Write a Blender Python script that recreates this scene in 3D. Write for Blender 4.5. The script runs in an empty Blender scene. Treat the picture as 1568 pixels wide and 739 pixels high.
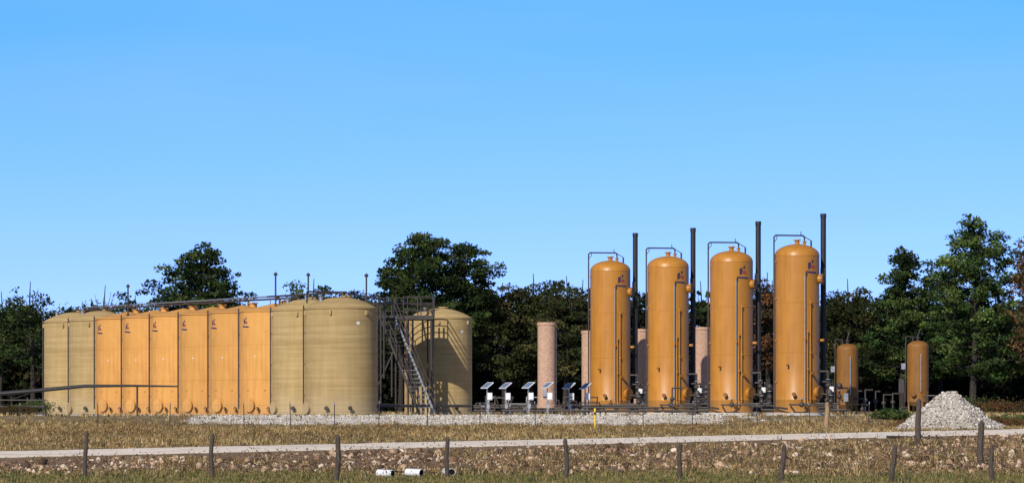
import bpy, math, random
import numpy as np
from mathutils import Vector, Matrix, noise
random.seed(7); RNG=np.random.default_rng(7)
F=6200.0; CZ=0.35
def bx(u,d): return (u-784.0)/F*d
scene=bpy.context.scene
COL=scene.collection
# ------------------------------------------------------------ materials
def newmat(name):
    m=bpy.data.materials.new(name); m.use_nodes=True
    nt=m.node_tree; b=nt.nodes['Principled BSDF']
    return m,nt,b
def N(nt,t,**k):
    n=nt.nodes.new(t)
    for a,v in k.items(): setattr(n,a,v)
    return n
def mixc(nt,fac,a,b,mode='MIX'):
    n=nt.nodes.new('ShaderNodeMix'); n.data_type='RGBA'; n.blend_type=mode
    for s,v in ((0,fac),(6,a),(7,b)):
        if isinstance(v,(int,float)): n.inputs[s].default_value=v
        elif isinstance(v,tuple): n.inputs[s].default_value=(*v,1) if len(v)==3 else v
        else: nt.links.new(v,n.inputs[s])
    return n.outputs[2]
def noisen(nt,scale,detail=4,rough=.6,mapscale=None,dist=0):
    tc=N(nt,'ShaderNodeTexCoord'); src=tc.outputs['Object']
    if mapscale:
        mp=N(nt,'ShaderNodeMapping'); mp.inputs['Scale'].default_value=mapscale
        nt.links.new(src,mp.inputs[0]); src=mp.outputs[0]
    n=N(nt,'ShaderNodeTexNoise'); n.inputs['Scale'].default_value=scale
    n.inputs['Detail'].default_value=detail; n.inputs['Roughness'].default_value=rough
    n.inputs['Distortion'].default_value=dist
    nt.links.new(src,n.inputs['Vector']); return n.outputs['Fac']
def ramp(nt,src,stops):
    r=N(nt,'ShaderNodeValToRGB'); e=r.color_ramp.elements
    while len(e)<len(stops): e.new(.5)
    for i,(p,c) in enumerate(stops):
        e[i].position=p; e[i].color=(*c,1) if isinstance(c,tuple) else (c,c,c,1)
    nt.links.new(src,r.inputs[0]); return r.outputs[0]
def bump(nt,b,h,strength=.3,dist=.02):
    n=N(nt,'ShaderNodeBump'); n.inputs['Strength'].default_value=strength; n.inputs['Distance'].default_value=dist
    nt.links.new(h,n.inputs['Height']); nt.links.new(n.outputs[0],b.inputs['Normal'])
def simple(name,c1,c2,rough=.6,scale=3,metal=0,mapscale=None,coat=0,bmp=0,spec=.5):
    m,nt,b=newmat(name)
    f=noisen(nt,scale,5,.6,mapscale)
    r=ramp(nt,f,[(.3,c1),(.7,c2)])
    nt.links.new(r,b.inputs['Base Color'])
    b.inputs['Roughness'].default_value=rough; b.inputs['Metallic'].default_value=metal
    b.inputs['Coat Weight'].default_value=coat; b.inputs['Specular IOR Level'].default_value=spec
    b.inputs['Coat Roughness'].default_value=.2
    if bmp: bump(nt,b,f,bmp,.01)
    return m
def objvar(nt,c,amt):
    oi=N(nt,'ShaderNodeObjectInfo'); r=ramp(nt,oi.outputs['Random'],[(0.,(1-amt,1-amt,1-amt)),(1.,(1,1,1))])
    return mixc(nt,1.,c,r,'MULTIPLY')
def fiberglass():
    m,nt,b=newmat('tan_fiberglass')
    band=noisen(nt,1,6,.7,(.25,.25,9))
    streak=noisen(nt,1,5,.6,(5,5,.25))
    blot=noisen(nt,.8,4,.6)
    c=ramp(nt,band,[(.3,(.36,.25,.105)),(.55,(.46,.325,.145)),(.75,(.53,.39,.19))])
    c=mixc(nt,.35,c,ramp(nt,streak,[(.3,(.6,.58,.55)),(.65,(1,1,1))]),'MULTIPLY')
    c=mixc(nt,.5,c,ramp(nt,blot,[(.3,(.7,.69,.64)),(.65,(1,1,1))]),'MULTIPLY')
    tc=N(nt,'ShaderNodeTexCoord'); sx=N(nt,'ShaderNodeSeparateXYZ'); nt.links.new(tc.outputs['Object'],sx.inputs[0])
    mr=N(nt,'ShaderNodeMapRange'); mr.inputs[1].default_value=0; mr.inputs[2].default_value=1.3; mr.inputs[3].default_value=.35; mr.inputs[4].default_value=0
    nt.links.new(sx.outputs[2],mr.inputs[0])
    c=mixc(nt,mr.outputs[0],c,(.47,.40,.29)); c=objvar(nt,c,.14)
    nt.links.new(c,b.inputs['Base Color']); b.inputs['Roughness'].default_value=.75
    b.inputs['Specular IOR Level'].default_value=.12
    bump(nt,b,band,.25,.02); return m
def paint(name,c1,c2,rough,coat,var=.12,spec=.35):
    m,nt,b=newmat(name)
    f=noisen(nt,1.2,5,.65); s=noisen(nt,1,5,.6,(7,7,.3))
    c=ramp(nt,f,[(.3,c1),(.7,c2)])
    c=mixc(nt,.4,c,ramp(nt,s,[(.34,(.62,.54,.48)),(.55,(1,1,1))]),'MULTIPLY')
    tc=N(nt,'ShaderNodeTexCoord'); sx=N(nt,'ShaderNodeSeparateXYZ'); nt.links.new(tc.outputs['Object'],sx.inputs[0])
    mr=N(nt,'ShaderNodeMapRange'); mr.inputs[1].default_value=0; mr.inputs[2].default_value=.9; mr.inputs[3].default_value=.3; mr.inputs[4].default_value=0
    nt.links.new(sx.outputs[2],mr.inputs[0])
    c=mixc(nt,mr.outputs[0],c,(.36,.25,.14)); c=objvar(nt,c,var)
    nt.links.new(c,b.inputs['Base Color'])
    b.inputs['Roughness'].default_value=rough; b.inputs['Coat Weight'].default_value=coat; b.inputs['Coat Roughness'].default_value=.3
    b.inputs['Specular IOR Level'].default_value=spec
    lf=noisen(nt,1.3,2,.5,(1,1,.5)); bump(nt,b,lf,.12,.03)
    return m
M={}
M['tan']=fiberglass()
M['orange']=paint('orange_paint',(.55,.27,.065),(.65,.33,.09),.6,0,.2,.2)
M['amber']=paint('amber_paint',(.42,.175,.020),(.49,.21,.028),.45,.12,.1,.35)
M['rustpaint']=paint('weathered_amber_paint',(.20,.085,.014),(.28,.12,.02),.6,0)
M['black']=simple('black_steel',(.010,.009,.010),(.022,.02,.018),.6,6)
M['dark']=simple('dark_pipe_steel',(.022,.018,.016),(.06,.045,.035),.55,8)
M['galv']=simple('galvanised_steel',(.25,.25,.25),(.42,.42,.41),.45,12,.6)
M['white']=simple('white_enamel',(.58,.58,.56),(.74,.74,.72),.5,6)
M['cell']=simple('solar_cells',(.10,.13,.19),(.16,.20,.28),.15,30)
M['pink']=simple('speckled_refractory_coating',(.33,.19,.12),(.52,.34,.24),.9,9,bmp=.4,spec=.2)
M['navy']=simple('navy_decal',(.025,.02,.05),(.05,.04,.08),.5,10)
M['red']=simple('red_decal',(.30,.035,.02),(.36,.05,.03),.5,10)
M['wood']=simple('weathered_wood',(.02,.015,.012),(.11,.08,.055),.9,14,mapscale=(3,3,.4),bmp=.6)
M['woodtan']=simple('treated_timber',(.22,.13,.06),(.40,.26,.13),.85,12,mapscale=(3,3,.4),bmp=.5)
M['bark']=simple('bark',(.012,.010,.008),(.04,.03,.022),.95,8,mapscale=(2,2,.5),bmp=.6)
M['yellow']=simple('yellow_plastic',(.7,.45,.02),(.8,.55,.04),.5,4)
M['concrete']=simple('concrete',(.36,.34,.31),(.52,.49,.44),.9,5,bmp=.3)
M['wire']=simple('rusty_wire',(.06,.045,.035),(.14,.11,.09),.7,20)
def leafmat(name,trans=.25,rough=.6):
    m,nt,b=newmat(name)
    a=N(nt,'ShaderNodeAttribute'); a.attribute_name='tint'
    nt.links.new(a.outputs['Color'],b.inputs['Base Color'])
    b.inputs['Roughness'].default_value=rough; b.inputs['Specular IOR Level'].default_value=.12
    if trans:
        t=N(nt,'ShaderNodeBsdfTranslucent'); nt.links.new(a.outputs['Color'],t.inputs[0])
        mx=N(nt,'ShaderNodeMixShader'); mx.inputs[0].default_value=trans
        nt.links.new(b.outputs[0],mx.inputs[1]); nt.links.new(t.outputs[0],mx.inputs[2])
        nt.links.new(mx.outputs[0],nt.nodes['Material Output'].inputs[0])
    return m
M['leaf']=leafmat('foliage',.2,.8)
M['grass']=leafmat('grass_blades',.25,.8)
M['stone']=leafmat('loose_stone',0,.95)
# ------------------------------------------------------------ builder
class MB:
    def __init__(s): s.v=[];s.f=[];s.m=[];s.ml=[]
    def mi(s,k):
        if k not in s.ml: s.ml.append(k)
        return s.ml.index(k)
    def tube(s,a,b,r,r2=None,seg=10,mat='dark',caps=True):
        a=Vector(a);b=Vector(b); r2=r if r2 is None else r2
        d=(b-a).normalized(); u=d.orthogonal().normalized(); w=d.cross(u)
        o=len(s.v);k=s.mi(mat)
        for p,rr in((a,r),(b,r2)):
            for i in range(seg):
                t=2*math.pi*i/seg; s.v.append(tuple(p+u*math.cos(t)*rr+w*math.sin(t)*rr))
        for i in range(seg):
            j=(i+1)%seg; s.f.append((o+i,o+j,o+seg+j,o+seg+i)); s.m.append(k)
        if caps:
            s.f.append(tuple(o+i for i in range(seg))[::-1]); s.m.append(k)
            s.f.append(tuple(o+seg+i for i in range(seg))); s.m.append(k)
    def path(s,pts,r,seg=8,mat='dark'):
        for a,b in zip(pts[:-1],pts[1:]):
            s.tube(a,b,r,None,seg,mat)
            s.ball(b,r*1.02,mat)
    def ball(s,c,r,mat='dark',sc=(1,1,1),n=6):
        o=len(s.v);k=s.mi(mat)
        for j in range(1,n):
            ph=math.pi*j/n
            for i in range(2*n):
                t=math.pi*i/n
                s.v.append((c[0]+r*sc[0]*math.sin(ph)*math.cos(t),c[1]+r*sc[1]*math.sin(ph)*math.sin(t),c[2]+r*sc[2]*math.cos(ph)))
        T=len(s.v); s.v.append((c[0],c[1],c[2]+r*sc[2])); s.v.append((c[0],c[1],c[2]-r*sc[2]))
        for j in range(n-2):
            for i in range(2*n):
                i2=(i+1)%(2*n); a=o+j*2*n
                s.f.append((a+i,a+2*n+i,a+2*n+i2,a+i2)); s.m.append(k)
        for i in range(2*n):
            i2=(i+1)%(2*n)
            s.f.append((T,o+i,o+i2)); s.m.append(k)
            s.f.append((T+1,o+(n-2)*2*n+i2,o+(n-2)*2*n+i)); s.m.append(k)
    def lathe(s,prof,mat,seg=72,c=(0,0)):
        o=len(s.v);k=s.mi(mat)
        for (r,z) in prof:
            for i in range(seg):
                t=2*math.pi*i/seg; s.v.append((c[0]+r*math.cos(t),c[1]+r*math.sin(t),z))
        for j in range(len(prof)-1):
            for i in range(seg):
                i2=(i+1)%seg; a=o+j*seg
                s.f.append((a+i,a+i2,a+seg+i2,a+seg+i)); s.m.append(k)
    def box(s,c,sz,mat='dark',rot=None):
        o=len(s.v);k=s.mi(mat); R=rot or Matrix.Identity(3)
        for x in(-1,1):
            for y in(-1,1):
                for z in(-1,1):
                    s.v.append(tuple(Vector(c)+R@Vector((x*sz[0]/2,y*sz[1]/2,z*sz[2]/2))))
        for q in((0,1,3,2),(4,6,7,5),(0,4,5,1),(2,3,7,6),(0,2,6,4),(1,5,7,3)):
            s.f.append(tuple(o+i for i in q)); s.m.append(k)
    def patch(s,R,a0,a1,z0,z1,mat,n=6,slant=0):
        o=len(s.v);k=s.mi(mat)
        for i in range(n+1):
            t=a0+(a1-a0)*i/n
            s.v.append((R*math.cos(t),R*math.sin(t),z0+slant*i/n)); s.v.append((R*math.cos(t),R*math.sin(t),z1+slant*i/n))
        for i in range(n):
            s.f.append((o+2*i,o+2*i+2,o+2*i+3,o+2*i+1)); s.m.append(k)
    def mesh(s,name):
        me=bpy.data.meshes.new(name); me.from_pydata(s.v,[],s.f)
        for k in s.ml: me.materials.append(M[k])
        me.polygons.foreach_set('material_index',s.m)
        me.polygons.foreach_set('use_smooth',[True]*len(s.f))
        me.set_sharp_from_angle(angle=math.radians(32)); me.update()
        return me
    def obj(s,name,parent=None,loc=(0,0,0)):
        return mkobj(name,s.mesh(name),parent,loc)
def mkobj(name,me,parent=None,loc=(0,0,0)):
    o=bpy.data.objects.new(name,me); COL.objects.link(o); o.location=loc
    if parent: o.parent=parent
    return o
def empty(name,loc,rot=0):
    e=bpy.data.objects.new(name,None); e.empty_display_size=.5; e.location=loc; e.rotation_euler=(0,0,rot); COL.objects.link(e); return e
def quads_mesh(name,V,n,mat,tint,per=4):
    me=bpy.data.meshes.new(name); me.vertices.add(len(V)); me.vertices.foreach_set('co',V.astype(np.float32).ravel())
    me.loops.add(n*per); me.loops.foreach_set('vertex_index',np.arange(n*per,dtype=np.int32))
    me.polygons.add(n); me.polygons.foreach_set('loop_start',np.arange(0,n*per,per,dtype=np.int32))
    me.update(calc_edges=True)
    at=me.attributes.new('tint','FLOAT_COLOR','POINT')
    c=np.ones((len(V),4),np.float32); c[:,:3]=np.repeat(tint,per,0); at.data.foreach_set('color',c.ravel())
    me.materials.append(mat); me.validate(); return me
def leaves(P,size,tint,name,parent=None,loc=(0,0,0)):
    n=len(P); a=RNG.normal(size=(n,3)); a/=np.linalg.norm(a,axis=1)[:,None]
    b=RNG.normal(size=(n,3)); b-=a*(a*b).sum(1)[:,None]; b/=np.linalg.norm(b,axis=1)[:,None]
    s=(size*RNG.uniform(.55,1.4,n))[:,None]
    a=a*s*.5; b=b*s*.5*RNG.uniform(.35,.8,n)[:,None]
    V=np.stack([P-a,P+b,P+a,P-b],1).reshape(-1,3)
    return mkobj(name,quads_mesh(name,V,n,M['leaf'],tint),parent,loc)
# ------------------------------------------------------------ terrain
RW=7.0; TILT=.125
def front(x): return np.clip(123.5+(x+15.7)*.822,104,168)
def zfront(x): return np.clip(-1.14+(x+15.7)*.0154,-1.38,-.42)
def hn(x,y):
    return (np.sin(x*.9+y*.37)*np.sin(y*.53-x*.21)*.5+np.sin(x*2.3-y*1.1+1)*np.sin(y*1.9+x*.7)*.3+np.sin(x*4.7+y*3.1)*np.sin(y*4.3-x*3.9)*.2)
def tz(x,y,bumpy=True):
    x=np.asarray(x,float);y=np.asarray(y,float)
    f=front(x);zf=zfront(x)
    foot=np.minimum(116,f-6)
    z=np.where(y<foot-6,-1.58,0.)
    def seg(y0,z0,y1,z1,z):
        t=(y-y0)/(y1-y0); return np.where((y>=y0)&(y<y1),z0+(z1-z0)*t,z)
    z=seg(foot-6,-1.58+0*x,foot,-1.5,z)
    mid=foot+(f-foot)*.55; zm=-1.5+(zf+1.5)*.42
    z=seg(foot,-1.5,mid,zm,z); z=seg(mid,zm,f,zf,z)
    z=seg(f,zf,f+RW,zf+TILT,z)
    pf=np.maximum(185,f+13)
    z=seg(f+RW,zf+TILT,pf,-.5,z)
    z=seg(pf,-.5,pf+7,0.,z)
    onroad=np.clip(1-np.maximum(f-y,y-(f+RW))/1.2,0,1)
    pad=np.clip((y-190)/4,0,1)
    z=z+hn(x,y)*.06*(1-onroad)*(1-pad*.85)
    inroad=np.clip(np.minimum(y-f,f+RW-y)/.5,0,1)
    z=z-.05*inroad
    return z
def axis(lo,hi,flo,fhi,step,grow=1.25):
    a=list(np.arange(flo,fhi+step/2,step)); s=step;v=a[-1]
    while v<hi: s*=grow; v+=s; a.append(v)
    s=step;v=a[0];pre=[]
    while v>lo: s*=grow; v-=s; pre.append(v)
    return np.array(pre[::-1]+a)
ax=axis(-1500,1500,-34,34,.32); ay=axis(-200,4000,98,200,.34)
GX,GY=np.meshgrid(ax,ay); GZ=tz(GX,GY)
nx,ny=len(ax),len(ay)
V=np.stack([GX,GY,GZ],2).reshape(-1,3)
idx=np.arange(nx*ny).reshape(ny,nx)
Fc=np.stack([idx[:-1,:-1],idx[:-1,1:],idx[1:,1:],idx[1:,:-1]],2).reshape(-1,4)
me=bpy.data.meshes.new('ground'); me.vertices.add(len(V)); me.vertices.foreach_set('co',V.astype(np.float32).ravel())
me.loops.add(Fc.size); me.loops.foreach_set('vertex_index',Fc.astype(np.int32).ravel())
me.polygons.add(len(Fc)); me.polygons.foreach_set('loop_start',np.arange(0,Fc.size,4,dtype=np.int32)); me.update(calc_edges=True)
me.polygons.foreach_set('use_smooth',[True]*len(Fc))
x=V[:,0];y=V[:,1];f=front(x)
def gravelmask(x,y):
    edge=hn(x*1.3,y*.8)*1.2
    g=np.clip((y-186.2-edge)/1.2,0,1)*np.clip((260-y)/6,0,1)
    side=np.clip((x+15.5+edge)/1.5,0,1)*np.clip((11.5+edge*2-x)/3,0,1)
    back=np.clip((y-197)/3,0,1)*np.clip((x+32)/2,0,1)*np.clip((22-x)/2,0,1)
    return g*np.maximum(side,back)
def rockmask(x,y):
    f=front(x); return np.clip((y-114.5-hn(x*.7,y)*1.5)/2,0,1)*np.clip((f-.3-y)/.8,0,1)
gm=gravelmask(x,y); rm=rockmask(x,y)
green=np.clip((117-y)/3,0,1)
c=np.ones((len(V),4),np.float32); c[:,0]=gm;c[:,1]=rm;c[:,2]=green
at=me.attributes.new('mask','FLOAT_COLOR','POINT'); at.data.foreach_set('color',c.ravel())
m,nt,b=newmat('ground_soil_grass_gravel')
a=N(nt,'ShaderNodeAttribute'); a.attribute_name='mask'; sp=N(nt,'ShaderNodeSeparateColor'); nt.links.new(a.outputs['Color'],sp.inputs[0])
n2=noisen(nt,9,6,.75); n3=noisen(nt,3,8,.7)
base=ramp(nt,n3,[(.3,(.08,.055,.025)),(.5,(.2,.145,.07)),(.7,(.32,.24,.13))])
grn=ramp(nt,n3,[(.3,(.035,.04,.014)),(.6,(.11,.10,.035)),(.8,(.24,.18,.085))])
rk=ramp(nt,n2,[(.38,(.04,.024,.014)),(.52,(.22,.14,.08)),(.7,(.48,.34,.22))])
gv=ramp(nt,n2,[(.3,(.26,.225,.185)),(.5,(.52,.47,.40)),(.7,(.64,.59,.51))])
c=mixc(nt,sp.outputs[2],base,grn); c=mixc(nt,sp.outputs[1],c,rk); c=mixc(nt,sp.outputs[0],c,gv)
nt.links.new(c,b.inputs['Base Color']); b.inputs['Roughness'].default_value=.95; b.inputs['Specular IOR Level'].default_value=.1
bump(nt,b,n2,.7,.06); me.materials.append(m)
mkobj('ground',me)
rx=np.arange(-60,48,.5); rows=[0,.4,1,1.6,2.3,3,3.5,4.1,4.8,5.4,6,6.6,RW]
vv=[];ff=[]
for xx in rx:
    fr=float(front(xx));zf=float(zfront(xx))
    for r in rows:
        t=r/RW; e=.3*float(hn(xx*2,r*.2)) if r in(0,RW) else 0
        rut=-.015*math.exp(-((r-2.3)/.4)**2)-.015*math.exp(-((r-4.8)/.4)**2)
        crown=.04*math.sin(math.pi*t)
        vv.append((xx,fr+r+e,zf+TILT*t+.014+rut+crown-(.05 if r in(0,RW) else 0)+.012*noise.noise(Vector((xx*.8,r,0)))))
k=len(rows)
for i in range(len(rx)-1):
    for j in range(k-1): ff.append((i*k+j,(i+1)*k+j,(i+1)*k+j+1,i*k+j+1))
me=bpy.data.meshes.new('caliche_road'); me.from_pydata(vv,[],ff); me.polygons.foreach_set('use_smooth',[True]*len(ff))
m,nt,b=newmat('caliche_road'); n1=noisen(nt,1.2,8,.7); n2=noisen(nt,14,5,.7)
c=ramp(nt,n1,[(.3,(.60,.49,.37)),(.6,(.78,.67,.54))]); c=mixc(nt,.35,c,ramp(nt,n2,[(.3,(.65,.62,.58)),(.6,(1,1,1))]),'MULTIPLY')
nt.links.new(c,b.inputs['Base Color']); b.inputs['Roughness'].default_value=.95; bump(nt,b,n2,.4,.02); me.materials.append(m)
mkobj('caliche_road',me)
# ------------------------------------------------------------ grass
def scatter(n,y0,y1,margin=3):
    y=RNG.uniform(y0,y1,n); hw=y*.1265+margin; x=RNG.uniform(-1,1,n)*hw; return x,y
def grass(name,x,y,h,cols,width=.02,blades=4,spread=.05):
    n=len(x); X=np.repeat(x,blades)+RNG.normal(0,spread,n*blades); Y=np.repeat(y,blades)+RNG.normal(0,spread,n*blades)
    H=np.repeat(h,blades)*RNG.uniform(.5,1.15,n*blades); Z=tz(X,Y)-.02
    ang=RNG.uniform(0,2*np.pi,n*blades); lean=RNG.uniform(0,.7,n*blades)*H
    w=width*RNG.uniform(.6,1.5,n*blades); la=RNG.uniform(0,2*np.pi,n*blades)
    A=np.stack([X-np.cos(ang)*w,Y-np.sin(ang)*w,Z],1);B=np.stack([X+np.cos(ang)*w,Y+np.sin(ang)*w,Z],1)
    C=np.stack([X+np.cos(la)*lean,Y+np.sin(la)*lean,Z+H],1)
    V=np.stack([A,B,C],1).reshape(-1,3); t=np.repeat(cols,blades,0)*RNG.uniform(.7,1.3,(n*blades,1))
    mkobj(name,quads_mesh(name,V,n*blades,M['grass'],t,3))
def palette(n,cols,w):
    i=RNG.choice(len(cols),n,p=np.array(w)/sum(w)); return np.array(cols)[i]
DRY=[(.44,.30,.125),(.30,.195,.08),(.54,.40,.20),(.14,.09,.04),(.19,.17,.06),(.06,.048,.022)]
x,y=scatter(46000,129,188,5); f=front(x); k=(y>f+RW+.4)&(gravelmask(x,y)<.4); x=x[k];y=y[k]
patch=hn(x*.5,y*.25)+RNG.normal(0,.3,len(x))
cols=palette(len(x),DRY,[3,3,2.0,1.6,1.8,1.2]); cols=cols*(1+.4*np.clip(patch,-1,1))[:,None]
h=np.clip(.15+.09*patch,.06,.34); h=np.where(y-front(x)<10,h*.7,h)
grass('dry_grass',x,y,h,cols)
x,y=scatter(14000,186,288,8); k=(gravelmask(x,y)<.25); x=x[k];y=y[k]
grass('dry_grass',x,y,np.full(len(x),.2),palette(len(x),DRY,[3,2,3,1,2,1]),.03)
x,y=scatter(1800,188,200,0); k=gravelmask(x,y)>.5; x=x[k];y=y[k]
grass('weeds',x,y,np.full(len(x),.16),palette(len(x),DRY,[2,2,1,1,4,1]),.02)
x,y=scatter(46000,113,165,4); f=front(x); dens=np.clip(.26+hn(x*.6+3,y*.5)*1.2+np.clip(x/15,-.12,.45),0,1)
k=(y<f-.5)&(RNG.random(len(x))<dens); x=x[k];y=y[k];f=front(x)
h=np.clip(.15+.13*hn(x,y*2)+RNG.normal(0,.05,len(x)),.05,.38)*np.clip((f-y)/5,.2,1)
grass('bank_grass',x,y,h,palette(len(x),DRY,[3,3,2.0,2.6,1.6,2.6]),.018)
x,y=scatter(30000,98,118,3)
g=hn(x*.5,y*.8)+RNG.normal(0,.2,len(x))
cc=palette(len(x),[(.13,.15,.035),(.2,.19,.055),(.40,.29,.13),(.05,.05,.02),(.28,.19,.08)],[3,3,2.8,3,2.6])
grass('roadside_grass',x,y,np.clip(.11+.07*g,.03,.25),cc,.014)
def weedheads(name,x,y,h0,h1,col,n=14):
    P=[];T=[]
    for a,b_ in zip(x,y):
        hh=random.uniform(h0,h1); z=float(tz(a,b_))
        q=RNG.normal(size=(n,3))*np.array([.14,.14,hh*.3])+np.array([a,b_,z+hh*.6]); P.append(q)
        T.append(np.tile(np.array(col)*random.uniform(.5,1.5),(n,1)))
    P=np.concatenate(P);T=np.concatenate(T)
    leaves(P,.055,T,name)
x,y=scatter(2200,131,186,4);k=(y>front(x)+RW+1);weedheads('dried_weeds',x[k],y[k],.18,.42,(.15,.08,.032))
x,y=scatter(2400,112,150,3);k=(y<front(x)-2);weedheads('dried_weeds',x[k],y[k],.15,.38,(.15,.09,.045))
# ------------------------------------------------------------ rocks
PH=(1+5**.5)/2
IV=np.array([(-1,PH,0),(1,PH,0),(-1,-PH,0),(1,-PH,0),(0,-1,PH),(0,1,PH),(0,-1,-PH),(0,1,-PH),(PH,0,-1),(PH,0,1),(-PH,0,-1),(-PH,0,1)],float)/1.9
IF=np.array([(0,11,5),(0,5,1),(0,1,7),(0,7,10),(0,10,11),(1,5,9),(5,11,4),(11,10,2),(10,7,6),(7,1,8),(3,9,4),(3,4,2),(3,2,6),(3,6,8),(3,8,9),(4,9,5),(2,4,11),(6,2,10),(8,6,7),(9,8,1)])
def rocks(name,P,S,T,parent=None,loc=(0,0,0),rough=.34):
    n=len(P); v=IV[None]*(1+RNG.uniform(-rough,rough,(n,12,1)))*S[:,None,None]*RNG.uniform(.5,1.3,(n,1,3))
    v=v+P[:,None,:]; V=v.reshape(-1,3)
    Fi=(IF[None]+12*np.arange(n)[:,None,None]).reshape(-1)
    me=bpy.data.meshes.new(name); me.vertices.add(len(V)); me.vertices.foreach_set('co',V.astype(np.float32).ravel())
    me.loops.add(len(Fi)); me.loops.foreach_set('vertex_index',Fi.astype(np.int32)); me.polygons.add(n*20)
    me.polygons.foreach_set('loop_start',np.arange(0,n*60,3,dtype=np.int32)); me.update(calc_edges=True)
    at=me.attributes.new('tint','FLOAT_COLOR','POINT'); c=np.ones((len(V),4),np.float32); c[:,:3]=np.repeat(T,12,0); at.data.foreach_set('color',c.ravel())
    me.materials.append(M['stone']); return mkobj(name,me,parent,loc)
x,y=scatter(38000,114.5,166,3); f=front(x); k=(y<f-.35)&(RNG.random(len(x))<np.clip(.65+hn(x*.8,y*.7)*.9,.06,1)); x=x[k];y=y[k];f=front(x)
S=(RNG.gamma(1.5,.023,len(x))).clip(.012,.17)*np.clip((f-y)/3,.35,1)
rocks('rock_riprap',np.stack([x,y,tz(x,y)+S*.2],1),S,palette(len(x),[(.44,.30,.19),(.25,.155,.09),(.58,.46,.34),(.08,.05,.032)],[4,3.4,2.2,3])*RNG.uniform(.75,1.2,(len(x),1)),rough=.45)  # stone tones; darkest share raised to stand for shadow between rocks
x=RNG.uniform(-19,13,24000);y=RNG.uniform(184.5,196,24000);k=gravelmask(x,y)>.25;x=x[k];y=y[k]
S=RNG.gamma(2,.010,len(x)).clip(.008,.055)
rocks('gravel',np.stack([x,y,tz(x,y)+S*.2],1),S,palette(len(x),[(.54,.49,.42),(.45,.40,.33),(.62,.58,.51),(.30,.26,.21)],[4,3,2.4,1.2]))
def pile(loc,R,H):
    n=70;vv=[];ff=[]
    def ph(px,py):
        r=math.hypot(px/1.0,py)/R; ang=math.atan2(py,px)
        r=r/(1+.10*math.sin(ang*2+1)+.06*math.sin(ang*5))
        z=H*max(-.12,(1-r)) ; z=H*(.96-.0)-math.sqrt((H*.96-z)**2+.02*H) if r<.5 else z
        return z+.11*noise.noise(Vector((px*1.6,py*1.6,3)))+.04*noise.noise(Vector((px*7,py*7,1)))
    for i in range(n+1):
        for j in range(n+1):
            px=(i/n-.5)*2.5*R;py=(j/n-.5)*2.5*R; vv.append((px,py,ph(px,py)))
    for i in range(n):
        for j in range(n): a=i*(n+1)+j; ff.append((a,a+n+1,a+n+2,a+1))
    e=empty('gravel_pile',loc)
    me=bpy.data.meshes.new('heap'); me.from_pydata(vv,[],ff); me.polygons.foreach_set('use_smooth',[True]*len(ff))
    me.materials.append(simple('heap_gravel',(.18,.155,.125),(.50,.45,.38),.95,16,bmp=.8)); mkobj('heap',me,e)
    P=[]
    for i in range(9000):
        a=random.uniform(0,6.283); r=R*1.18*random.random()**.55; P.append((r*math.cos(a),r*math.sin(a),ph(r*math.cos(a),r*math.sin(a))))
    P=np.array(P);S=RNG.gamma(2.0,.012,len(P)).clip(.01,.08)
    rocks('stones',P+np.array([0,0,.005]),S,palette(len(P),[(.50,.45,.38),(.36,.32,.27),(.60,.56,.49),(.18,.15,.12)],[4,3,2.0,2.2]),e)
px,py=bx(1453,164),164; pile((px,py,float(tz(px,py))-.02),1.9,1.74)
px,py=bx(1500,168),168; pile((px,py,float(tz(px,py))-.02),1.15,.6)
# ------------------------------------------------------------ tanks
RT=1.83
def fg_meshes():
    b=MB(); prof=[(RT+.03,0),(RT+.03,.12),(RT,.14),(RT,5.36),(RT+.035,5.40),(RT+.035,5.47)]
    n=14; Rs=(RT**2+.55**2)/(2*.55)
    for i in range(n+1):
        r=(RT-.02)*(1-i/n); prof.append((max(r,.001),5.47+math.sqrt(Rs*Rs-r*r)-(Rs-.55)))
    b.lathe(prof,'tan',96); shell=b.mesh('shell')
    b=MB()
    b.lathe([(.26,5.85),(.26,6.06),(.3,6.06),(.3,6.11),(.001,6.12)],'tan',24,(.3,.4))
    b.lathe([(.09,5.6),(.09,6.0),(.14,6.0),(.14,6.04),(.001,6.04)],'galv',16,(-1.0,-.6))
    A=math.radians(208); d=Vector((math.cos(A),math.sin(A),0))
    b.tube(d*(RT-.1)+Vector((0,0,.36)),d*(RT+.14)+Vector((0,0,.36)),.26,None,24,'tan')
    b.tube(d*(RT+.14)+Vector((0,0,.36)),d*(RT+.19)+Vector((0,0,.36)),.31,None,24,'tan')
    for A in (250,285):
        A=math.radians(A); d=Vector((math.cos(A),math.sin(A),0))
        b.tube(d*(RT-.05)+Vector((0,0,.35)),d*(RT+.25)+Vector((0,0,.35)),.06,None,12,'dark')
        b.tube(d*(RT+.18)+Vector((0,0,.35)),d*(RT+.22)+Vector((0,0,.35)),.11,None,14,'dark')
    A=math.radians(183); d=Vector((math.cos(A),math.sin(A),0))
    b.tube(d*(RT+.075)+Vector((0,0,.3)),d*(RT+.075)+Vector((0,0,5.6)),.038,None,8,'dark')  # dark pipe added at the left limb to draw its shading as a line
    for z in (1,2.6,4.2,5.4): b.box(d*(RT+.05)+Vector((0,0,z)),(.1,.14,.05),'dark')
    for A in range(0,360,60):
        A=math.radians(A+15); d=Vector((math.cos(A),math.sin(A),0)); b.box(d*(RT+.05)+Vector((0,0,5.2)),(.1,.1,.22),'tan',Matrix.Rotation(A,3,'Z'))
    A=math.radians(300); b.patch(RT+.005,A-.05,A+.05,4.6,4.74,'white',3)
    return shell,b.mesh('fittings')
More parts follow.
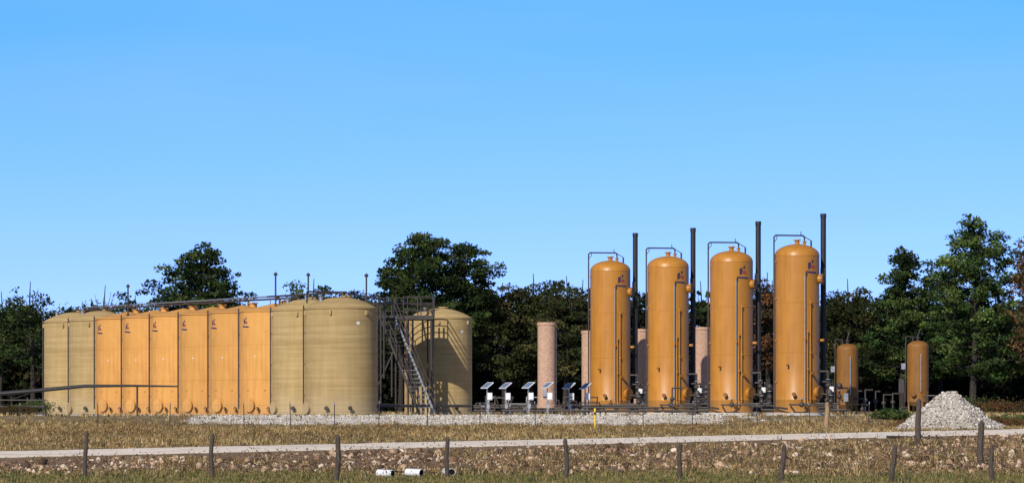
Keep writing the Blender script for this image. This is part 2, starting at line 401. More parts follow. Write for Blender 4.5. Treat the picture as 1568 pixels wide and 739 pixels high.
def logo(b,R,ang,z,s=1):
    a=math.radians(ang);k=s/R
    b.patch(R+.005,a-.16*k,a-.02*k,z,z+.26*s,'navy',3,.06)
    b.patch(R+.005,a+.0*k,a+.18*k,z+.06*s,z+.2*s,'red',3,-.05)
    b.patch(R+.005,a+.03*k,a+.12*k,z+.24*s,z+.36*s,'navy',3,.04)
    b.patch(R+.005,a-.3*k,a+.3*k,z-.14*s,z-.06*s,'navy',5,-.04)
def st_meshes():
    b=MB(); prof=[(RT+.04,0),(RT+.04,.05),(RT,.06),(RT,1.85),(RT+.012,1.86),(RT+.012,1.89),(RT,1.9),(RT,3.68),(RT+.012,3.69),(RT+.012,3.72),(RT,3.73),(RT,5.42),(RT+.05,5.43),(RT+.05,5.48),(RT-.02,5.49),(.001,5.9)]
    b.lathe(prof,'orange',96); shell=b.mesh('shell')
    b=MB(); logo(b,RT,214,4.75,1.0)
    b.lathe([(.22,5.75),(.22,5.97),(.27,5.97),(.27,6.02),(.001,6.03)],'orange',24,(.5,.2))
    A=math.radians(228); d=Vector((math.cos(A),math.sin(A),0))
    b.tube(d*(RT-.1)+Vector((0,0,.5)),d*(RT+.1)+Vector((0,0,.5)),.3,None,24,'orange')
    b.tube(d*(RT+.1)+Vector((0,0,.5)),d*(RT+.14)+Vector((0,0,.5)),.35,None,24,'orange')
    for A,z in ((238,3.05),(222,1.3),(255,1.3)):
        A=math.radians(A); d=Vector((math.cos(A),math.sin(A),0)); b.box(d*(RT+.02)+Vector((0,0,z)),(.04,.10,.04),'white' if z>2 else 'orange',Matrix.Rotation(A,3,'Z'))
    A=math.radians(183); d=Vector((math.cos(A),math.sin(A),0))
    b.tube(d*(RT+.08)+Vector((0,0,.3)),d*(RT+.08)+Vector((0,0,5.6)),.042,None,8,'dark')  # conduit made dark and thick to stand in for shade at the tank edge
    for z in (1,2.6,4.2,5.35): b.box(d*(RT+.05)+Vector((0,0,z)),(.1,.16,.06),'dark')
    for A in (245,262,290):
        A=math.radians(A); d=Vector((math.cos(A),math.sin(A),0))
        b.tube(d*(RT-.05)+Vector((0,0,.3)),d*(RT+.3)+Vector((0,0,.3)),.05,None,12,'orange')
        b.ball(d*(RT+.2)+Vector((0,0,.32)),.1,'dark')
    return shell,b.mesh('fittings')
fgm=fg_meshes(); stm=st_meshes()
def tank(kind,x,y,rot=0):
    e=empty('fiberglass_storage_tank' if kind=='f' else 'steel_storage_tank',(x,y,.02),rot)
    s,f=(fgm if kind=='f' else stm)
    mkobj('shell',s,e); mkobj('fittings',f,e)
P10=Vector((-8.75,207)); ST=Vector((-1.9,3.62))
kinds='ffssssssff'[::-1]
for i,kd in enumerate(kinds):
    p=P10+ST*i; tank(kd,p.x,p.y,random.uniform(-.03,.03))
tank('f',-4.1,230,.25)
nrm=Vector((.885,.465)); h=MB()
def rowp(i,off,z): p=P10+ST*i+nrm*off; return (p.x,p.y,z)
h.path([rowp(1.4,.3,6.16),rowp(9.3,.3,6.16)],.05,8,'dark')
h.path([rowp(1.2,.9,6.34),rowp(9.2,.9,6.34)],.04,8,'galv')
h.path([rowp(0,.3,6.3),rowp(2.4,.3,6.3)],.05,8,'dark')
for i in range(10):
    h.path([rowp(i+.0,.3,6.16),rowp(i,.3,5.8)],.05,8,'dark')
    h.path([rowp(i+.35,.9,6.34),rowp(i+.35,.9,5.6)],.03,6,'dark')
    h.ball(rowp(i+.1,.3,6.2),.12,'dark')
h.obj('overhead_header_pipe')
def vent(x,y,z0,z1,r=.045):
    b=MB(); b.tube((0,0,0),(0,0,z1-z0),r,None,8,'dark'); b.lathe([(r*1.5,z1-z0),(r*2.4,z1-z0+.04),(r*2.4,z1-z0+.1),(.001,z1-z0+.2)],'dark',12); b.tube((0,0,0),(0,0,.25),r*2,None,10,'dark')
    b.obj('vent_pipe',None,(x,y,z0))
for u,d,zt in ((196,231,7.25),(422,213.5,7.35),(472,219,7.5),(561,211,7.2)): vent(bx(u,d),d,5.5,zt)
# catwalk and stairs
e=empty('catwalk_with_stairs',(0,0,0))
b=MB()
pz=5.45; X0,X1,Y0,Y1=-8.1,-4.35,223.6,226.6
b.box(((X0+X1)/2,(Y0+Y1)/2,pz),(X1-X0,Y1-Y0,.08),'dark'); 
for yy in (Y0,Y1): b.box(((X0+X1)/2,yy,pz-.08),(X1-X0,.08,.2),'dark')
b.obj('platform',e)
b=MB()
for zz in (pz+.35,pz+.72,pz+1.08):
    b.path([(X0,Y1,zz),(X1,Y1,zz),(X1,Y0,zz),(-6.0,Y0,zz)],.028,6,'dark'); b.path([(X0,Y1,zz),(X0,Y0,zz),(-7.3,Y0,zz)],.028,6,'dark')
for xx in np.linspace(X0,X1,6): b.tube((xx,Y1,pz),(xx,Y1,pz+1.08),.03,None,6,'dark')
for xx in (X0,-7.3,-6.0,-5.2,X1): b.tube((xx,Y0,pz),(xx,Y0,pz+1.08),.03,None,6,'dark')
b.obj('railing',e)
b=MB()
for xx in (X0+.1,-5.85,X1-.1):
    for yy in (Y0+.1,Y1-.1): b.tube((xx,yy,0),(xx,yy,pz-.1),.07 if xx!=-5.85 else .09,None,10,'woodtan' if xx==-5.85 and yy<225 else 'dark')
b.tube((X0+.1,Y0+.1,.3),(-5.85,Y0+.1,pz-.4),.03,None,6,'dark')
b.obj('support_posts',e)
b=MB()
A0=Vector((-6.9,223.5,pz));A1=Vector((-4.55,218.2,0))
sv=Vector((1,0.2,0)).normalized()*.42
for sgn,mt in ((-1,'dark'),(1,'galv')):
    o=sv*sgn
    R=[A0+o,A1+o]
    b.tube(R[0],R[1],.075,None,6,mt)
    for hz in (.5,.95): b.tube(R[0]+Vector((0,0,hz)),R[1]+Vector((0,0,hz)),.028,None,6,'dark')
    for t in np.linspace(0,1,8):
        p=R[0].lerp(R[1],t); b.tube(p,p+Vector((0,0,.95)),.025,None,6,'dark')
for t in np.linspace(.02,.97,24):
    p=A0.lerp(A1,t); b.box(p+Vector((0,0,.02)),(.82,.26,.035),'galv' if t>.55 else 'dark',Matrix.Rotation(.197,3,'Z'))
b.obj('stairs',e)
b=MB()
for u,d,z0,z1 in ((655,226.8,.1,5.9),(662,226.8,.5,5.9),(632,227.3,.1,6.2),(578,221,.1,6.1),(588,222,2,6.3),(600,226,1,6.2),(640,221,.1,2.6),(583,219,.1,5.4),(606,229,.1,5.4)):
    b.tube((bx(u,d),d,z0),(bx(u,d),d,z1),.05,None,8,'dark')
b.path([(bx(578,221),221,6.1),(bx(632,227),227.3,6.2),(bx(668,229),229,6.1)],.06,8,'dark')
b.path([(bx(470,208),208,6.35),(bx(520,209),209,6.35),(bx(590,222),222,6.3)],.045,8,'dark')
b.path([(bx(470,208),208,6.35),(bx(470,208),208,5.8)],.045,8,'dark')
b.path([(bx(560,214),214,.5),(bx(640,221),221,.5),(bx(720,224),224,.5)],.08,8,'dark')
b.obj('load_line_piping')
# ------------------------------------------------------------ vertical separators
def sep_meshes():
    R=1.08;H=8.2;out={}
    b=MB(); prof=[(R+.05,0),(R+.05,.06),(R,.07),(R,.6),(R+.012,.62),(R+.012,.66),(R,.68)]
    for z in (2.9,5.3): prof+=[(R,z),(R+.01,z+.01),(R+.01,z+.03),(R,z+.04)]
    prof+=[(R,7.55),(R+.01,7.56),(R+.01,7.58)]
    for t in np.linspace(0,math.pi/2,14): prof.append((max(R*math.cos(t),.001),7.6+.55*math.sin(t)))
    b.lathe(prof,'amber',80); out['vessel']=b.mesh('vessel')
    b=MB(); x=-R-.09
    pr=.038
    b.path([(x,-.35,.25),(x,-.35,H+.28),(x+.08,-.33,H+.36),(.28,-.05,H+.36),(.36,0,H+.28),(.36,0,H-.1)],pr,8,'dark')
    b.path([(x+.15,-.3,H+.36),(x+.15,-.3,H+.2),(x,-.35,H+.02)],.02,6,'dark')
    b.tube((0,0,H-.1),(0,0,H+.12),.12,None,16,'amber'); b.tube((0,0,H+.12),(0,0,H+.17),.18,None,16,'amber')
    b.tube((.36,0,H-.15),(.36,0,H+.04),.07,None,12,'amber'); b.tube((.36,0,H+.04),(.36,0,H+.08),.12,None,12,'amber')
    b.tube((.7,.1,H-.25),(.7,.1,H+.12),.045,None,10,'dark'); b.path([(.7,.1,H+.12),(.2,.1,H+.42),(.2,.1,H+.55)],.02,6,'dark')
    for z in (1.5,3.5,5.5,7.3): b.box((x+.06,-.33,z),(.14,.06,.05),'amber')
    b.path([(x,-.35,.25),(x+.2,-.9,.25),(x+.5,-1.3,.2)],.05,8,'dark')
    out['gas_outlet_pipe']=b.mesh('gas_outlet_pipe')
    b=MB()
    for xx,z0,z1,r in ((.22,.35,6.75,.03),(.50,.5,5.3,.028),(.36,.3,3.9,.022)):
        yy=-math.sqrt(R*R-xx*xx)-.1
        b.tube((xx,yy,z0),(xx,yy,z1),r,None,8,'galv' if xx==.22 else 'amber')
        for z in (z0+.2,(z0+z1)/2,z1): b.tube((xx,yy,z),(xx,yy+.16,z),.035,None,8,'amber'); b.tube((xx,yy-.02,z-.05),(xx,yy-.02,z+.07),.05,None,10,'amber')
    for A,z,r in ((338,6.45,.27),(322,1.0,.3),(350,3.5,.09),(300,1.9,.08),(255,.9,.1),(240,2.3,.05)):
        a=math.radians(A);d=Vector((math.cos(a),math.sin(a),0)); o=Vector((0,0,z))
        b.tube(d*(R-.08)+o,d*(R+.16)+o,r*.8,None,20,'amber'); b.tube(d*(R+.16)+o,d*(R+.23)+o,r,None,20,'rustpaint')
        if r>.2:
            for k in range(10):
                t=k*.628; q=Vector((0,0,1))*math.sin(t)+d.cross(Vector((0,0,1)))*math.cos(t)
                b.tube(d*(R+.13)+o+q*r*.86,d*(R+.26)+o+q*r*.86,.022,None,6,'dark')
    out['manways_and_gauges']=b.mesh('manways_and_gauges')
    b=MB()
    b.tube((1.36,.55,.9),(1.36,.55,9.6),.135,None,18,'black'); b.tube((1.36,.55,9.45),(1.36,.55,9.65),.15,None,18,'black')
    b.path([(.9,.35,.9),(1.36,.55,.9)],.16,12,'black')
    for z in (3.2,6.5): b.box((1.15,.42,z),(.5,.1,.08),'black',Matrix.Rotation(.4,3,'Z'))
    b.box((1.30,.30,6.75),(.22,.2,.55),'black')
    out['exhaust_stack']=b.mesh('exhaust_stack')
    b=MB()
    runs=[[(.9,-.7,.9),(1.5,-1.0,.9),(1.5,-1.0,.15),(2.2,-1.2,.15)],[(.8,-.8,.45),(1.9,-1.1,.45),(1.9,-1.1,1.2),(2.3,-1,1.2)],[(-.5,-1.1,.4),(-.5,-1.6,.4),(.6,-1.7,.4),(1.4,-1.7,.3)],[(1.05,.1,1.5),(1.7,0,1.5),(1.7,0,.2)],[(1.0,-.3,2.0),(1.45,-.4,2.0),(1.45,-.4,.5),(2.0,-.4,.5)]]
    for r in runs: b.path(r,.045,8,'dark')
    for r in runs:
        p=Vector(r[1]).lerp(Vector(r[2]),.45); b.ball(p,.13,'dark'); b.tube(p,p+Vector((0,-.05,.28)),.03,None,6,'dark'); b.tube(p+Vector((0,-.05,.28)),p+Vector((0,-.05,.31)),.13,None,12,'galv')
    b.ball((1.45,-.9,.95),.16,'dark',(1,1,1.3)); b.ball((1.9,-1.1,1.3),.15,'dark'); b.box((2.2,-1.1,.75),(.22,.18,.4),'galv'); b.box((1.6,-.5,1.15),(.2,.15,.25),'white')
    out['valves_and_piping']=b.mesh('valves_and_piping')
    b=MB(); logo(b,R,301,6.9,1.2); out['decal']=b.mesh('decal')
    b=MB(); b.lathe([(R+.45,-.12),(R+.45,0),(.001,.0)],'concrete',48); out['foundation']=b.mesh('foundation')
    return out
sm=sep_meshes()
for i,(u,d) in enumerate(((934.5,217.5),(1023,211.3),(1120,204),(1220.5,195.8))):
    e=empty('vertical_separator_vessel',(bx(u,d),d,.14),[0,.05,-.04,.07][i])
    for k,me in sm.items(): mkobj(k,me,e)
def scrub():
    b=MB();R=.55
    b.lathe([(R,.5),(R,3.3)]+[(max(R*math.cos(t),.001),3.3+.3*math.sin(t)) for t in np.linspace(0,math.pi/2,10)],'rustpaint',48)
    b.lathe([(.001,.25),(.35,.3),(R,.5)],'rustpaint',48)
    v=b.mesh('vessel'); b=MB()
    for A in (20,110,200,290):
        a=math.radians(A); b.tube((R*.93*math.cos(a),R*.93*math.sin(a),-.0),(R*.93*math.cos(a),R*.93*math.sin(a),.9),.05,None,6,'rustpaint')
    legs=b.mesh('legs'); b=MB()
    b.tube((0,0,3.5),(0,0,3.85),.06,None,10,'dark'); b.tube((0,0,3.72),(0,0,3.77),.13,None,12,'dark'); b.path([(0,0,3.85),(.1,0,4.15)],.025,6,'dark')
    b.path([(-.25,0,3.5),(-.25,0,3.8),(-.62,-.1,3.8),(-.66,-.1,.5)],.03,8,'dark')
    b.path([(.1,-R-.05,1),(.1,-R-.05,2.9)],.03,8,'galv'); b.path([(.3,-R-.0,.8),(.8,-R-.1,.8),(.8,-R-.1,.1)],.045,8,'dark'); b.ball((.8,-R-.1,.5),.12,'dark')
    b.tube((-.3,-R+.1,.9),(-.3,-R-.15,.9),.13,None,14,'rustpaint')
    b.box((-.85,0,1.3),(.25,.2,.7),'dark'); b.box((-.75,-.05,2.3),(.2,.15,.3),'galv')
    return dict(vessel=v,legs=legs,fittings=b.mesh('fittings'))
sc=scrub()
for u,d,z in ((1297.5,206,.05),(1405.5,206,.2)):
    e=empty('gas_scrubber_vessel',(bx(u,d),d,z)); 
    for k,me in sc.items(): mkobj(k,me,e)
def comb():
    b=MB();R=.46
    b.lathe([(R+.04,.35),(R+.04,.5),(R,.52),(R,4.55),(R+.035,4.57),(R+.035,4.72),(R-.06,4.72),(R-.06,4.0),(.001,4.0)],'pink',48); s=b.mesh('shell'); b=MB()
    for A in (30,120,210,300):
        a=math.radians(A); b.box((.42*math.cos(a),.42*math.sin(a),.18),(.09,.09,.4),'dark')
    b.box((0,0,.02),(1.3,1.3,.06),'concrete'); b.path([(.4,-.3,.3),(.9,-.4,.3),(.9,-.4,.9),(1.3,-.4,.9)],.04,8,'dark'); b.ball((.9,-.4,.6),.11,'dark'); b.box((-.1,-R-.06,1.1),(.22,.12,.3),'galv')
    b.path([(R+.03,0,.6),(R+.03,0,4.4)],.02,6,'galv')
    return s,b.mesh('base_and_burner_piping')
cm=comb()
for u,d in ((837,207),(1075,219),(983,224),(903,229)):
    e=empty('vapor_combustor_stack',(bx(u,d),d,.03)); mkobj('shell',cm[0],e); mkobj('base',cm[1],e)
def solar():
    b=MB(); b.tube((0,0,0),(0,0,1.45),.035,None,8,'galv'); b.box((0,0,.02),(.3,.3,.04),'concrete'); pole=b.mesh('pole')
    R=Matrix.Rotation(math.radians(-58),3,'Z')@Matrix.Rotation(math.radians(36),3,'X')
    b=MB(); c=Vector((0,0,1.5)); b.box(c,(.62,.5,.035),'white',R)
    nn=R@Vector((0,0,1))
    for i in range(2):
        b.box(c+nn*.012+R@Vector(((i-.5)*.27,0,0)),(.25,.42,.022),'cell',R)
    panel=b.mesh('panel')
    b=MB(); b.box((.14,-.02,.95),(.24,.18,.36),'white'); b.box((.14,-.12,.95),(.19,.02,.29),'white'); b.box((.05,0,.45),(.15,.14,.22),'galv'); b.tube((.05,-.05,.0),(.05,-.05,.8),.02,None,6,'galv')
    return pole,panel,b.mesh('battery_box')
so=solar()
for i,(u,d) in enumerate(((746,205),(774,207),(809,203.5),(838,203),(871,209),(896,211))):
    e=empty('solar_panel',(bx(u,d),d,.02),random.uniform(-.15,.15))
    for n_,me in zip(('pole','panel','battery_box'),so): mkobj(n_,me,e)
b=MB(); rr=random.Random(11)
for k in range(26):
    u=rr.uniform(725,905); d=rr.uniform(206,222); x=bx(u,d); hh=rr.uniform(.3,1.0)
    b.path([(x,d,0),(x,d,hh),(x+rr.uniform(.3,1.1),d,hh),(x+rr.uniform(.3,1.1),d+.3,.05)],.035,6,rr.choice(['dark','dark','galv']))
    if rr.random()<.6: b.ball((x,d,hh*.6),.1,'dark')
for d,z in ((206,.25),(210,.4),(214,.5)): b.path([(bx(725,d),d,z),(bx(1290,d),d,z)],.05,8,'dark')
for k in range(22):
    u=rr.uniform(930,1420); d=rr.uniform(205,222); x=bx(u,d); hh=rr.uniform(.4,1.5)
    b.path([(x,d,0),(x,d,hh),(x+rr.uniform(.2,.7),d,hh)],.04,6,'dark'); b.ball((x,d,hh*.6),.12,'dark')
    if rr.random()<.4: b.box((x,d,hh),(.25,.2,.3),rr.choice(['galv','dark']))
b.obj('pipe_manifold')
b=MB(); d=200
def zz(yp,d): return CZ+(625-yp)*d/F
pp=[(bx(u,d),d,zz(yp,d)) for u,yp in ((-90,612),(0,602),(60,597),(130,590.5),(200,590),(272,591))]
for (a,c),(r0,r1) in zip(zip(pp[:-1],pp[1:]),((.12,.11),(.11,.10),(.10,.085),(.085,.06),(.06,.04))): b.tube(a,c,r0,r1,10,'black'); b.ball(c,r1,'black')
for u in (-60,210): x=bx(u,d); b.tube((x,d+.05,-.2),(x,d+.05,zz(592 if u>0 else 608,d)),.05,None,8,'wood')
for u0,u1,z0,z1 in ((60,20,597,610),(0,-30,602,618)): b.tube((bx(u0,d),d,zz(z0,d)),(bx(u1,d),d,zz(z1,d)),.02,None,6,'black')
b.obj('swing_boom_pipe')
# ------------------------------------------------------------ fences
def post(b,x,y,h,r,mat,lean=0,seg=9):
    z=float(tz(x,y)); n=7; prev=Vector((x,y,z-.15)); ph=random.uniform(0,6)
    for i in range(1,n+1):
        t=i/n; p=Vector((x+lean*t*h+.025*math.sin(ph+t*5),y+.015*math.cos(ph+t*4),z+h*t)); 
        b.tube(prev,p,r*(1.1-.2*(i-1)/n),r*(1.1-.2*t),seg,mat); prev=p
    b.tube(prev,prev+Vector((r*.2,0,r*.8)),r*.85,r*.3,seg,mat); return prev
e=empty('wooden_post_fence',(0,0,0)); tops=[]
for i,(u,yt,ybot,ln,r) in enumerate(((-40,662,730,0,.06),(131,662,730,0,.062),(324,665,727,.01,.062),(514,668,737,.07,.072),(685,672,725,-.01,.062),(867,673,735,-.01,.066),(1039,680,735,.06,.064),(1198,682,739,.03,.062),(1366,683,739,.06,.066),(1519,682,739,-.02,.064),(1700,684,740,0,.062))):
    d=F*(1.58+.35)/(max(ybot,733)-625) ; x=bx(u,d); z=float(tz(x,d)); H=CZ-(yt-625)*d/F-z
    b=MB(); t=post(b,x,d,H,r,'wood',ln); b.obj('post_%d'%(i+1),e); tops.append((x,d,z,H))
b=MB()
for a,c in zip(tops[:-1],tops[1:]):
    for fr in (.3,.55,.8,.95):
        n=6; pts=[]
        for k in range(n+1):
            t=k/n; pts.append((a[0]+(c[0]-a[0])*t,a[1]+(c[1]-a[1])*t-.06,(a[2]+a[3]*fr)*(1-t)+(c[2]+c[3]*fr)*t-.03*math.sin(math.pi*t)))
        for p,q in zip(pts[:-1],pts[1:]): b.tube(p,q,.003,None,4,'wire')
b.obj('barbed_wire',e)
e=empty('steel_post_wire_fence',(0,0,0)); tp=[]
us=[-60,30,150,260,374,445,512,580,655,735,820,985,1060,1160,1240,1330]
b=MB()
for u in us:
    d=183; x=bx(u,d); z=float(tz(x,d)); h=1.15+random.uniform(-.05,.1); ln=random.uniform(-.04,.04)
    b.tube((x,d,z-.1),(x+ln,d,z+h),.022,None,5,'dark'); b.tube((x+ln*.9,d,z+h-.12),(x+ln,d,z+h),.024,None,5,'galv'); tp.append((x,d,z,h))
b.obj('steel_posts',e); b=MB()
for a,c in zip(tp[:-1],tp[1:]):
    for fr in (.35,.62,.9): b.tube((a[0],a[1]-.03,a[2]+a[3]*fr),(c[0],c[1]-.03,c[2]+c[3]*fr),.005,None,4,'wire')
b.obj('barbed_wire',e)
b=MB(); x=bx(911,176); z=float(tz(x,176)); b.tube((0,0,-.05),(0,0,.85),.045,None,12,'yellow'); b.ball((0,0,.85),.045,'yellow'); b.tube((0,0,.6),(0,0,.72),.047,None,12,'dark'); b.obj('pipeline_marker_post',None,(x,176,z))
for u,d,yt,r,mt in ((1266,165,618,.1,'woodtan'),(1407,140,613,.1,'wood'),(1502,122,647,.1,'wood'),(1420,205,600,.05,'dark')):
    x=bx(u,d); z=float(tz(x,d)); b=MB(); 
    post(b,x,d,CZ-(yt-625)*d/F-z,r,mt,random.uniform(-.02,.02),12); b.obj('wooden_post')
b=MB()
for zz_ in (.3,.65,1.0): b.path([(bx(-150,215),215,zz_-.2),(bx(68,215),215,zz_-.2)],.035,8,'dark')
for u in np.arange(-150,75,24): b.tube((bx(u,215),215,-.1),(bx(u,215),215,.95),.04,None,8,'dark')
b.obj('pipe_rail_fence')
b=MB(); cx,cy=bx(1372,147.5),147.5; z=float(zfront(cx))+.04
b.box((cx-.1,cy-.8,z),(1.3,.35,.16),'concrete'); b.box((cx+.9,cy+.1,z-.1),(.3,2.0,.16),'concrete')
for k in range(7): b.tube((cx-.3+.28*k,cy-1.6+k*.08,z-.02),(cx-.2+.28*k,cy-.4+k*.08,z-.0),.04,None,8,'dark')
b.tube((cx-.5,cy-1.7,z-.02),(cx+1.6,cy-1.1,z-.08),.05,None,8,'dark')
b.obj('cattle_guard')
for u,yy in ((597,112.5),(641,112.6),(690,112.8)):
    x=bx(u,yy); z=float(tz(x,yy)); b=MB(); d=Vector((.8 if u<690 else .35,-.55 if u<690 else -1,-.03)).normalized()
    a=-d*.4;c=d*.10
    b.tube(a,c,.11,None,20,'white',False); b.tube(c,a,.096,None,20,'black',False)  # inner wall coloured black: shade inside the opening put into the colour
    u_=d.orthogonal().normalized(); w_=d.cross(u_); o=len(b.v); mi=b.mi('white')
    for i in range(20):
        t=2*math.pi*i/20; q=u_*math.cos(t)+w_*math.sin(t); b.v.append(tuple(c+q*.11)); b.v.append(tuple(c+q*.096))
    for i in range(20): j=(i+1)%20; b.f.append((o+2*i,o+2*j,o+2*j+1,o+2*i+1)); b.m.append(mi)
    b.obj('culvert_pipe',None,(x,yy,z+.12))
# ------------------------------------------------------------ trees
GR=np.array([(.022,.042,.010),(.036,.058,.014),(.014,.025,.008),(.052,.072,.018)])
OL=np.array([(.040,.046,.014),(.027,.034,.010),(.058,.052,.018),(.021,.027,.008)])
BR=np.array([(.11,.05,.02),(.08,.045,.02),(.06,.05,.02),(.13,.07,.03)])
def tree(name,x,y,H,W,basefrac,kind='pine',pal=GR,dens=1.,seed=0,leafsize=.22,sep=True,lean=0,nbr=40,cpm=2.0):
    r=random.Random(seed); z0=float(tz(x,y)) if y<250 else 0.
    tb=MB(); P=[];T=[]
    tr=.016*H+.05
    def tp(t): return Vector((lean*H*t+.12*math.sin(t*5+seed),.1*math.cos(t*4+seed),H*.97*t))
    k=9
    for i in range(k): tb.tube(tp(i/k),tp((i+1)/k),tr*(1-.88*i/k),tr*(1-.88*(i+1)/k),8,'bark')
    nb=nbr
    for i in range(nb):
        t=basefrac+(1-basefrac)*((i+.5)/nb)**.9; s=(t-basefrac)/(1-basefrac)
        if kind=='pine': pr=(math.sin(math.pi*min(1,(s*.74+.22)))**.6)*(.5+.55*r.random())
        elif kind=='cone': pr=(1.06-s)**.7*(.6+.5*r.random())
        else: pr=math.sqrt(max(.08,1-(1.5*s-.6)**2))*(.55+.45*r.random())
        L=W*.5*pr; A=i*2.399+r.uniform(-.5,.5); up=(.1+.35*s) if kind!='round' else (.2+.9*s)
        st=tp(t*.96 if kind!='round' else min(t,.7)); dr=Vector((math.cos(A),math.sin(A)*.9,up)).normalized()
        en=st+dr*L if kind!='round' else Vector((math.cos(A)*L,math.sin(A)*L,0))+tp(t*.95)
        mid=st.lerp(en,.5)+Vector((0,0,-.06*L)); br=tr*.28*(1-.5*s)+.02
        tb.tube(st,mid,br,br*.65,6,'bark'); tb.tube(mid,en,br*.65,br*.2,6,'bark')
        nc=max(2,int(L*cpm))
        for j in range(nc):
            q=.25+.78*(j+r.random())/nc; c=(st.lerp(mid,q*2) if q<.5 else mid.lerp(en,q*2-1)); 
            c=c+Vector((r.gauss(0,.28),r.gauss(0,.28),r.gauss(.1,.18)))
            if r.random()<.25: tb.tube(mid.lerp(en,.3),c,.02,.01,4,'bark')
            rad=r.uniform(.34,.85)*(1 if kind!='round' else 1.15); n=max(3,int(rad*rad*190*dens))
            g=RNG.normal(size=(n,3)); g/=np.linalg.norm(g,axis=1)[:,None]; g*=(RNG.random(n)**.45)[:,None]*rad; g[:,2]*=.5
            P.append(g+np.array(c)); cc=pal[r.randrange(len(pal))]*r.uniform(.5,1.55); T.append(cc*(1+RNG.normal(0,.15,(n,1))).clip(.4,1.8))
    P=np.concatenate(P);T=np.concatenate(T)
    if sep:
        e=empty(name,(x,y,z0)); tb.obj('trunk_and_limbs',e); leaves(P,leafsize,T,'foliage',e)
    return tb,P+np.array([x,y,z0]),T
def th(yp,d): return CZ+(625-yp)*d/F
def ft(name,u,d,yt,wpx,bf,kind,pal,dens,seed,**k): tree(name,bx(u,d),d,th(yt,d),wpx*d/F,bf,kind,pal,dens,seed,**k)
ft('pine_tree',309,290,371,210,.42,'cone',GR,1.2,1,nbr=58)
ft('pine_tree',648,290,352,160,.42,'pine',GR,1.3,2,nbr=54)
ft('pine_tree',710,293,364,140,.38,'pine',GR,1.3,3,nbr=48)
ft('pine_tree',612,296,400,85,.45,'pine',GR,1.1,13)
ft('pine_tree',1384,288,373,175,.22,'cone',GR*1.3,1.2,4,nbr=60)
ft('pine_tree',1492,284,326,180,.18,'pine',GR*1.8,1.1,5,nbr=70)
ft('pine_tree',1440,296,405,110,.25,'pine',GR,1.0,15)
ft('oak_tree',1574,281,342,60,.3,'round',BR,.5,6)
ft('pine_tree',1600,286,350,130,.2,'pine',GR*1.3,1.0,26)
ft('oak_tree',48,290,424,140,.35,'round',GR,.30,7)
ft('oak_tree',2,296,440,100,.3,'round',GR,.5,17)
ft('bare_tree',160,300,430,95,.35,'round',BR,.04,8)
ft('oak_tree',478,293,420,130,.4,'round',GR,.9,9)
ft('oak_tree',545,298,436,60,.4,'round',OL,.8,19)
ft('oak_tree',770,294,426,100,.25,'round',OL,.9,20)
ft('oak_tree',815,295,412,130,.25,'round',OL,1.0,10)
ft('oak_tree',868,290,416,125,.25,'round',OL*1.1,1.0,11)
ft('oak_tree',1300,290,420,125,.2,'round',OL,1.0,12)
ft('oak_tree',1175,292,410,100,.3,'round',BR*.8,.9,14)
ft('oak_tree',205,297,446,115,.35,'round',GR,.8,16)
tb=MB();PP=[];TT=[]
r=random.Random(5)
for i in range(62):
    x=-68+136*(i+r.random())/62; d=r.uniform(296,318); u=784+x*F/d
    yt=np.interp(u,[-200,0,120,250,300,560,700,760,1200,1300,1600,1900],[450,460,464,458,454,446,424,420,426,430,430,430])+r.uniform(-8,12)
    H=th(yt,d); t_,p,t2=tree('x',x,d,H,r.uniform(5,7.5),.18,'round',[OL,GR,OL][i%3]*.7,.46,100+i,.38,False,0,30,1.5)
    k=len(tb.v); tb.v+= [(a+x,b_+d,c) for a,b_,c in t_.v]; tb.f+=[tuple(q+k for q in f) for f in t_.f]; tb.mi('bark'); tb.m+=[0]*len(t_.f)
    PP.append(p);TT.append(t2)
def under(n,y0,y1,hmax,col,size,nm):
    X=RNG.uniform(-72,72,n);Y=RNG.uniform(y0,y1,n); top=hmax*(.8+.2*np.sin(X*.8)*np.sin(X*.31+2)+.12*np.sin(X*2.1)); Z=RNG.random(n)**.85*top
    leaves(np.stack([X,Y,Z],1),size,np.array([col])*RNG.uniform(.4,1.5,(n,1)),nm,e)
e=empty('distant_tree_line',(0,0,0)); tb.obj('trunks',e)
leaves(np.concatenate(PP),.36,np.concatenate(TT),'foliage',e)
under(90000,306,328,8.0,(.010,.013,.006),.8,'understory')  # near-black leaf colour: shade under the canopy put into the tint
under(64000,296,305,4.8,(.008,.010,.005),.5,'brush')  # brush tint darkened the same way, to carry the under-canopy shade
def shrub(u,d,h,w,pal,seed,n=2600):
    x=bx(u,d); z=float(tz(x,d)); r=random.Random(seed);P=[];T=[];tb=MB()
    for k in range(16):
        a=r.uniform(0,6.28);q=r.random()**.5*w/2; c=np.array([q*math.cos(a),q*math.sin(a),h*r.uniform(.3,.85)*(1-.4*q/(w/2))])
        tb.tube((0,0,-.05),tuple(c),.02,.008,5,'bark'); m=n//16; P.append(RNG.normal(size=(m,3))*np.array([.16*w/1.2,.16*w/1.2,.16*h])+c); T.append(np.tile(pal[r.randrange(len(pal))]*r.uniform(.7,1.5),(m,1)))
    e=empty('shrub',(x,d,z)); tb.obj('stems',e); P=np.concatenate(P);P[:,2]=np.abs(P[:,2]); leaves(P,.1,np.concatenate(T),'foliage',e)
for i,(u,d,h,w) in enumerate(((1535,172,.5,1.6),(1560,180,.7,2.2),(1395,176,.45,1.3),(1360,190,.5,1.6),(20,205,.6,2),(55,232,.8,2.6),(1545,215,1.0,3.5),(1480,225,1.2,4))): shrub(u,d,h,w,GR*1.5 if i%2 else BR*1.0,i)
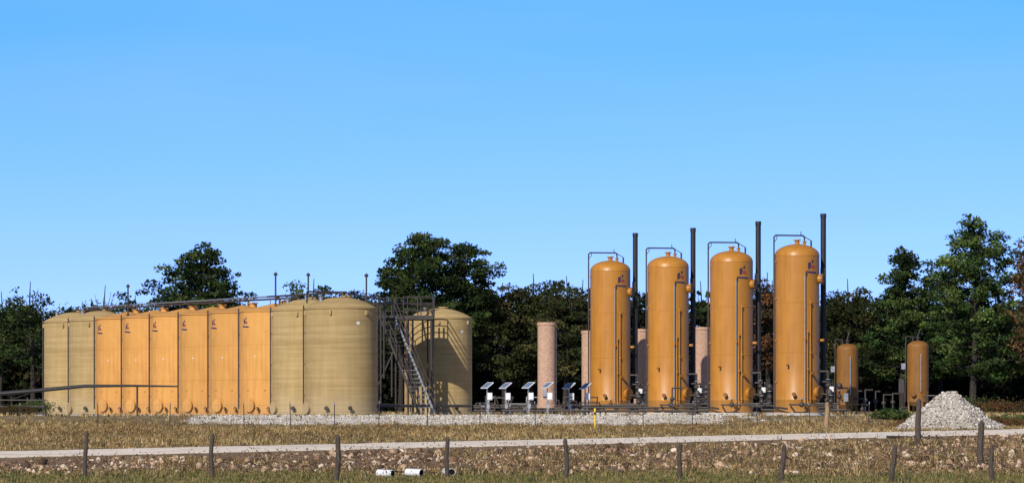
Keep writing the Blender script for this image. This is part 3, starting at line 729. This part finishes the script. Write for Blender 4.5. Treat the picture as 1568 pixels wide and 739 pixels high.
# ------------------------------------------------------------ world, sun, camera
el=math.radians(34); az=math.radians(24)
s=Vector((-math.sin(az)*math.cos(el),-math.cos(az)*math.cos(el),math.sin(el)))
w=bpy.data.worlds.new('World'); scene.world=w; w.use_nodes=True; nt=w.node_tree; bg=nt.nodes['Background']
sky=N(nt,'ShaderNodeTexSky',sky_type='NISHITA'); sky.sun_disc=False; sky.sun_elevation=el; sky.sun_rotation=math.pi+az
sky.air_density=1.0; sky.dust_density=.2; sky.ozone_density=2.5; sky.altitude=200
tc=N(nt,'ShaderNodeTexCoord'); sx=N(nt,'ShaderNodeSeparateXYZ'); nt.links.new(tc.outputs['Generated'],sx.inputs[0])
ma=N(nt,'ShaderNodeMath',operation='MULTIPLY_ADD'); ma.inputs[1].default_value=2.2; ma.inputs[2].default_value=.13; nt.links.new(sx.outputs[2],ma.inputs[0])
cb=N(nt,'ShaderNodeCombineXYZ'); nt.links.new(sx.outputs[0],cb.inputs[0]); nt.links.new(sx.outputs[1],cb.inputs[1]); nt.links.new(ma.outputs[0],cb.inputs[2])
vn=N(nt,'ShaderNodeVectorMath',operation='NORMALIZE'); nt.links.new(cb.outputs[0],vn.inputs[0]); nt.links.new(vn.outputs[0],sky.inputs[0])
mp=N(nt,'ShaderNodeMapping'); mp.inputs['Scale'].default_value=(3,3,26); nt.links.new(tc.outputs['Generated'],mp.inputs[0])
nz=N(nt,'ShaderNodeTexNoise'); nz.inputs['Scale'].default_value=1.6; nz.inputs['Detail'].default_value=5; nt.links.new(mp.outputs[0],nz.inputs[0])
hz=ramp(nt,nz.outputs[0],[(.42,0.),(.8,.3)])
tint=ramp(nt,sx.outputs[2],[(0.,(.58,.52,.66)),(.10,(.25,.57,.98)),(.30,(.13,.20,.32))])
c=mixc(nt,1.,sky.outputs[0],tint,'MULTIPLY'); c=mixc(nt,1.,c,(2.,2.,2.),'MULTIPLY')
c=mixc(nt,hz,c,(2.3,3.9,6.6))
nt.links.new(c,bg.inputs[0]); bg.inputs[1].default_value=.15
L=bpy.data.lights.new('sun','SUN'); L.energy=5.0; L.angle=math.radians(.5); L.color=(1,.94,.84)
so_=bpy.data.objects.new('sun',L); COL.objects.link(so_); so_.rotation_euler=s.to_track_quat('Z','Y').to_euler()
cam=bpy.data.cameras.new('camera'); co=bpy.data.objects.new('camera',cam); COL.objects.link(co)
co.location=(0,0,CZ); co.rotation_euler=(math.pi/2,0,0); cam.sensor_width=36; cam.lens=F/1568*36; cam.shift_y=(625-369.5)/1568
cam.clip_start=1; cam.clip_end=6000; scene.camera=co
scene.view_settings.view_transform='Standard'; scene.view_settings.look='None'; scene.view_settings.exposure=0
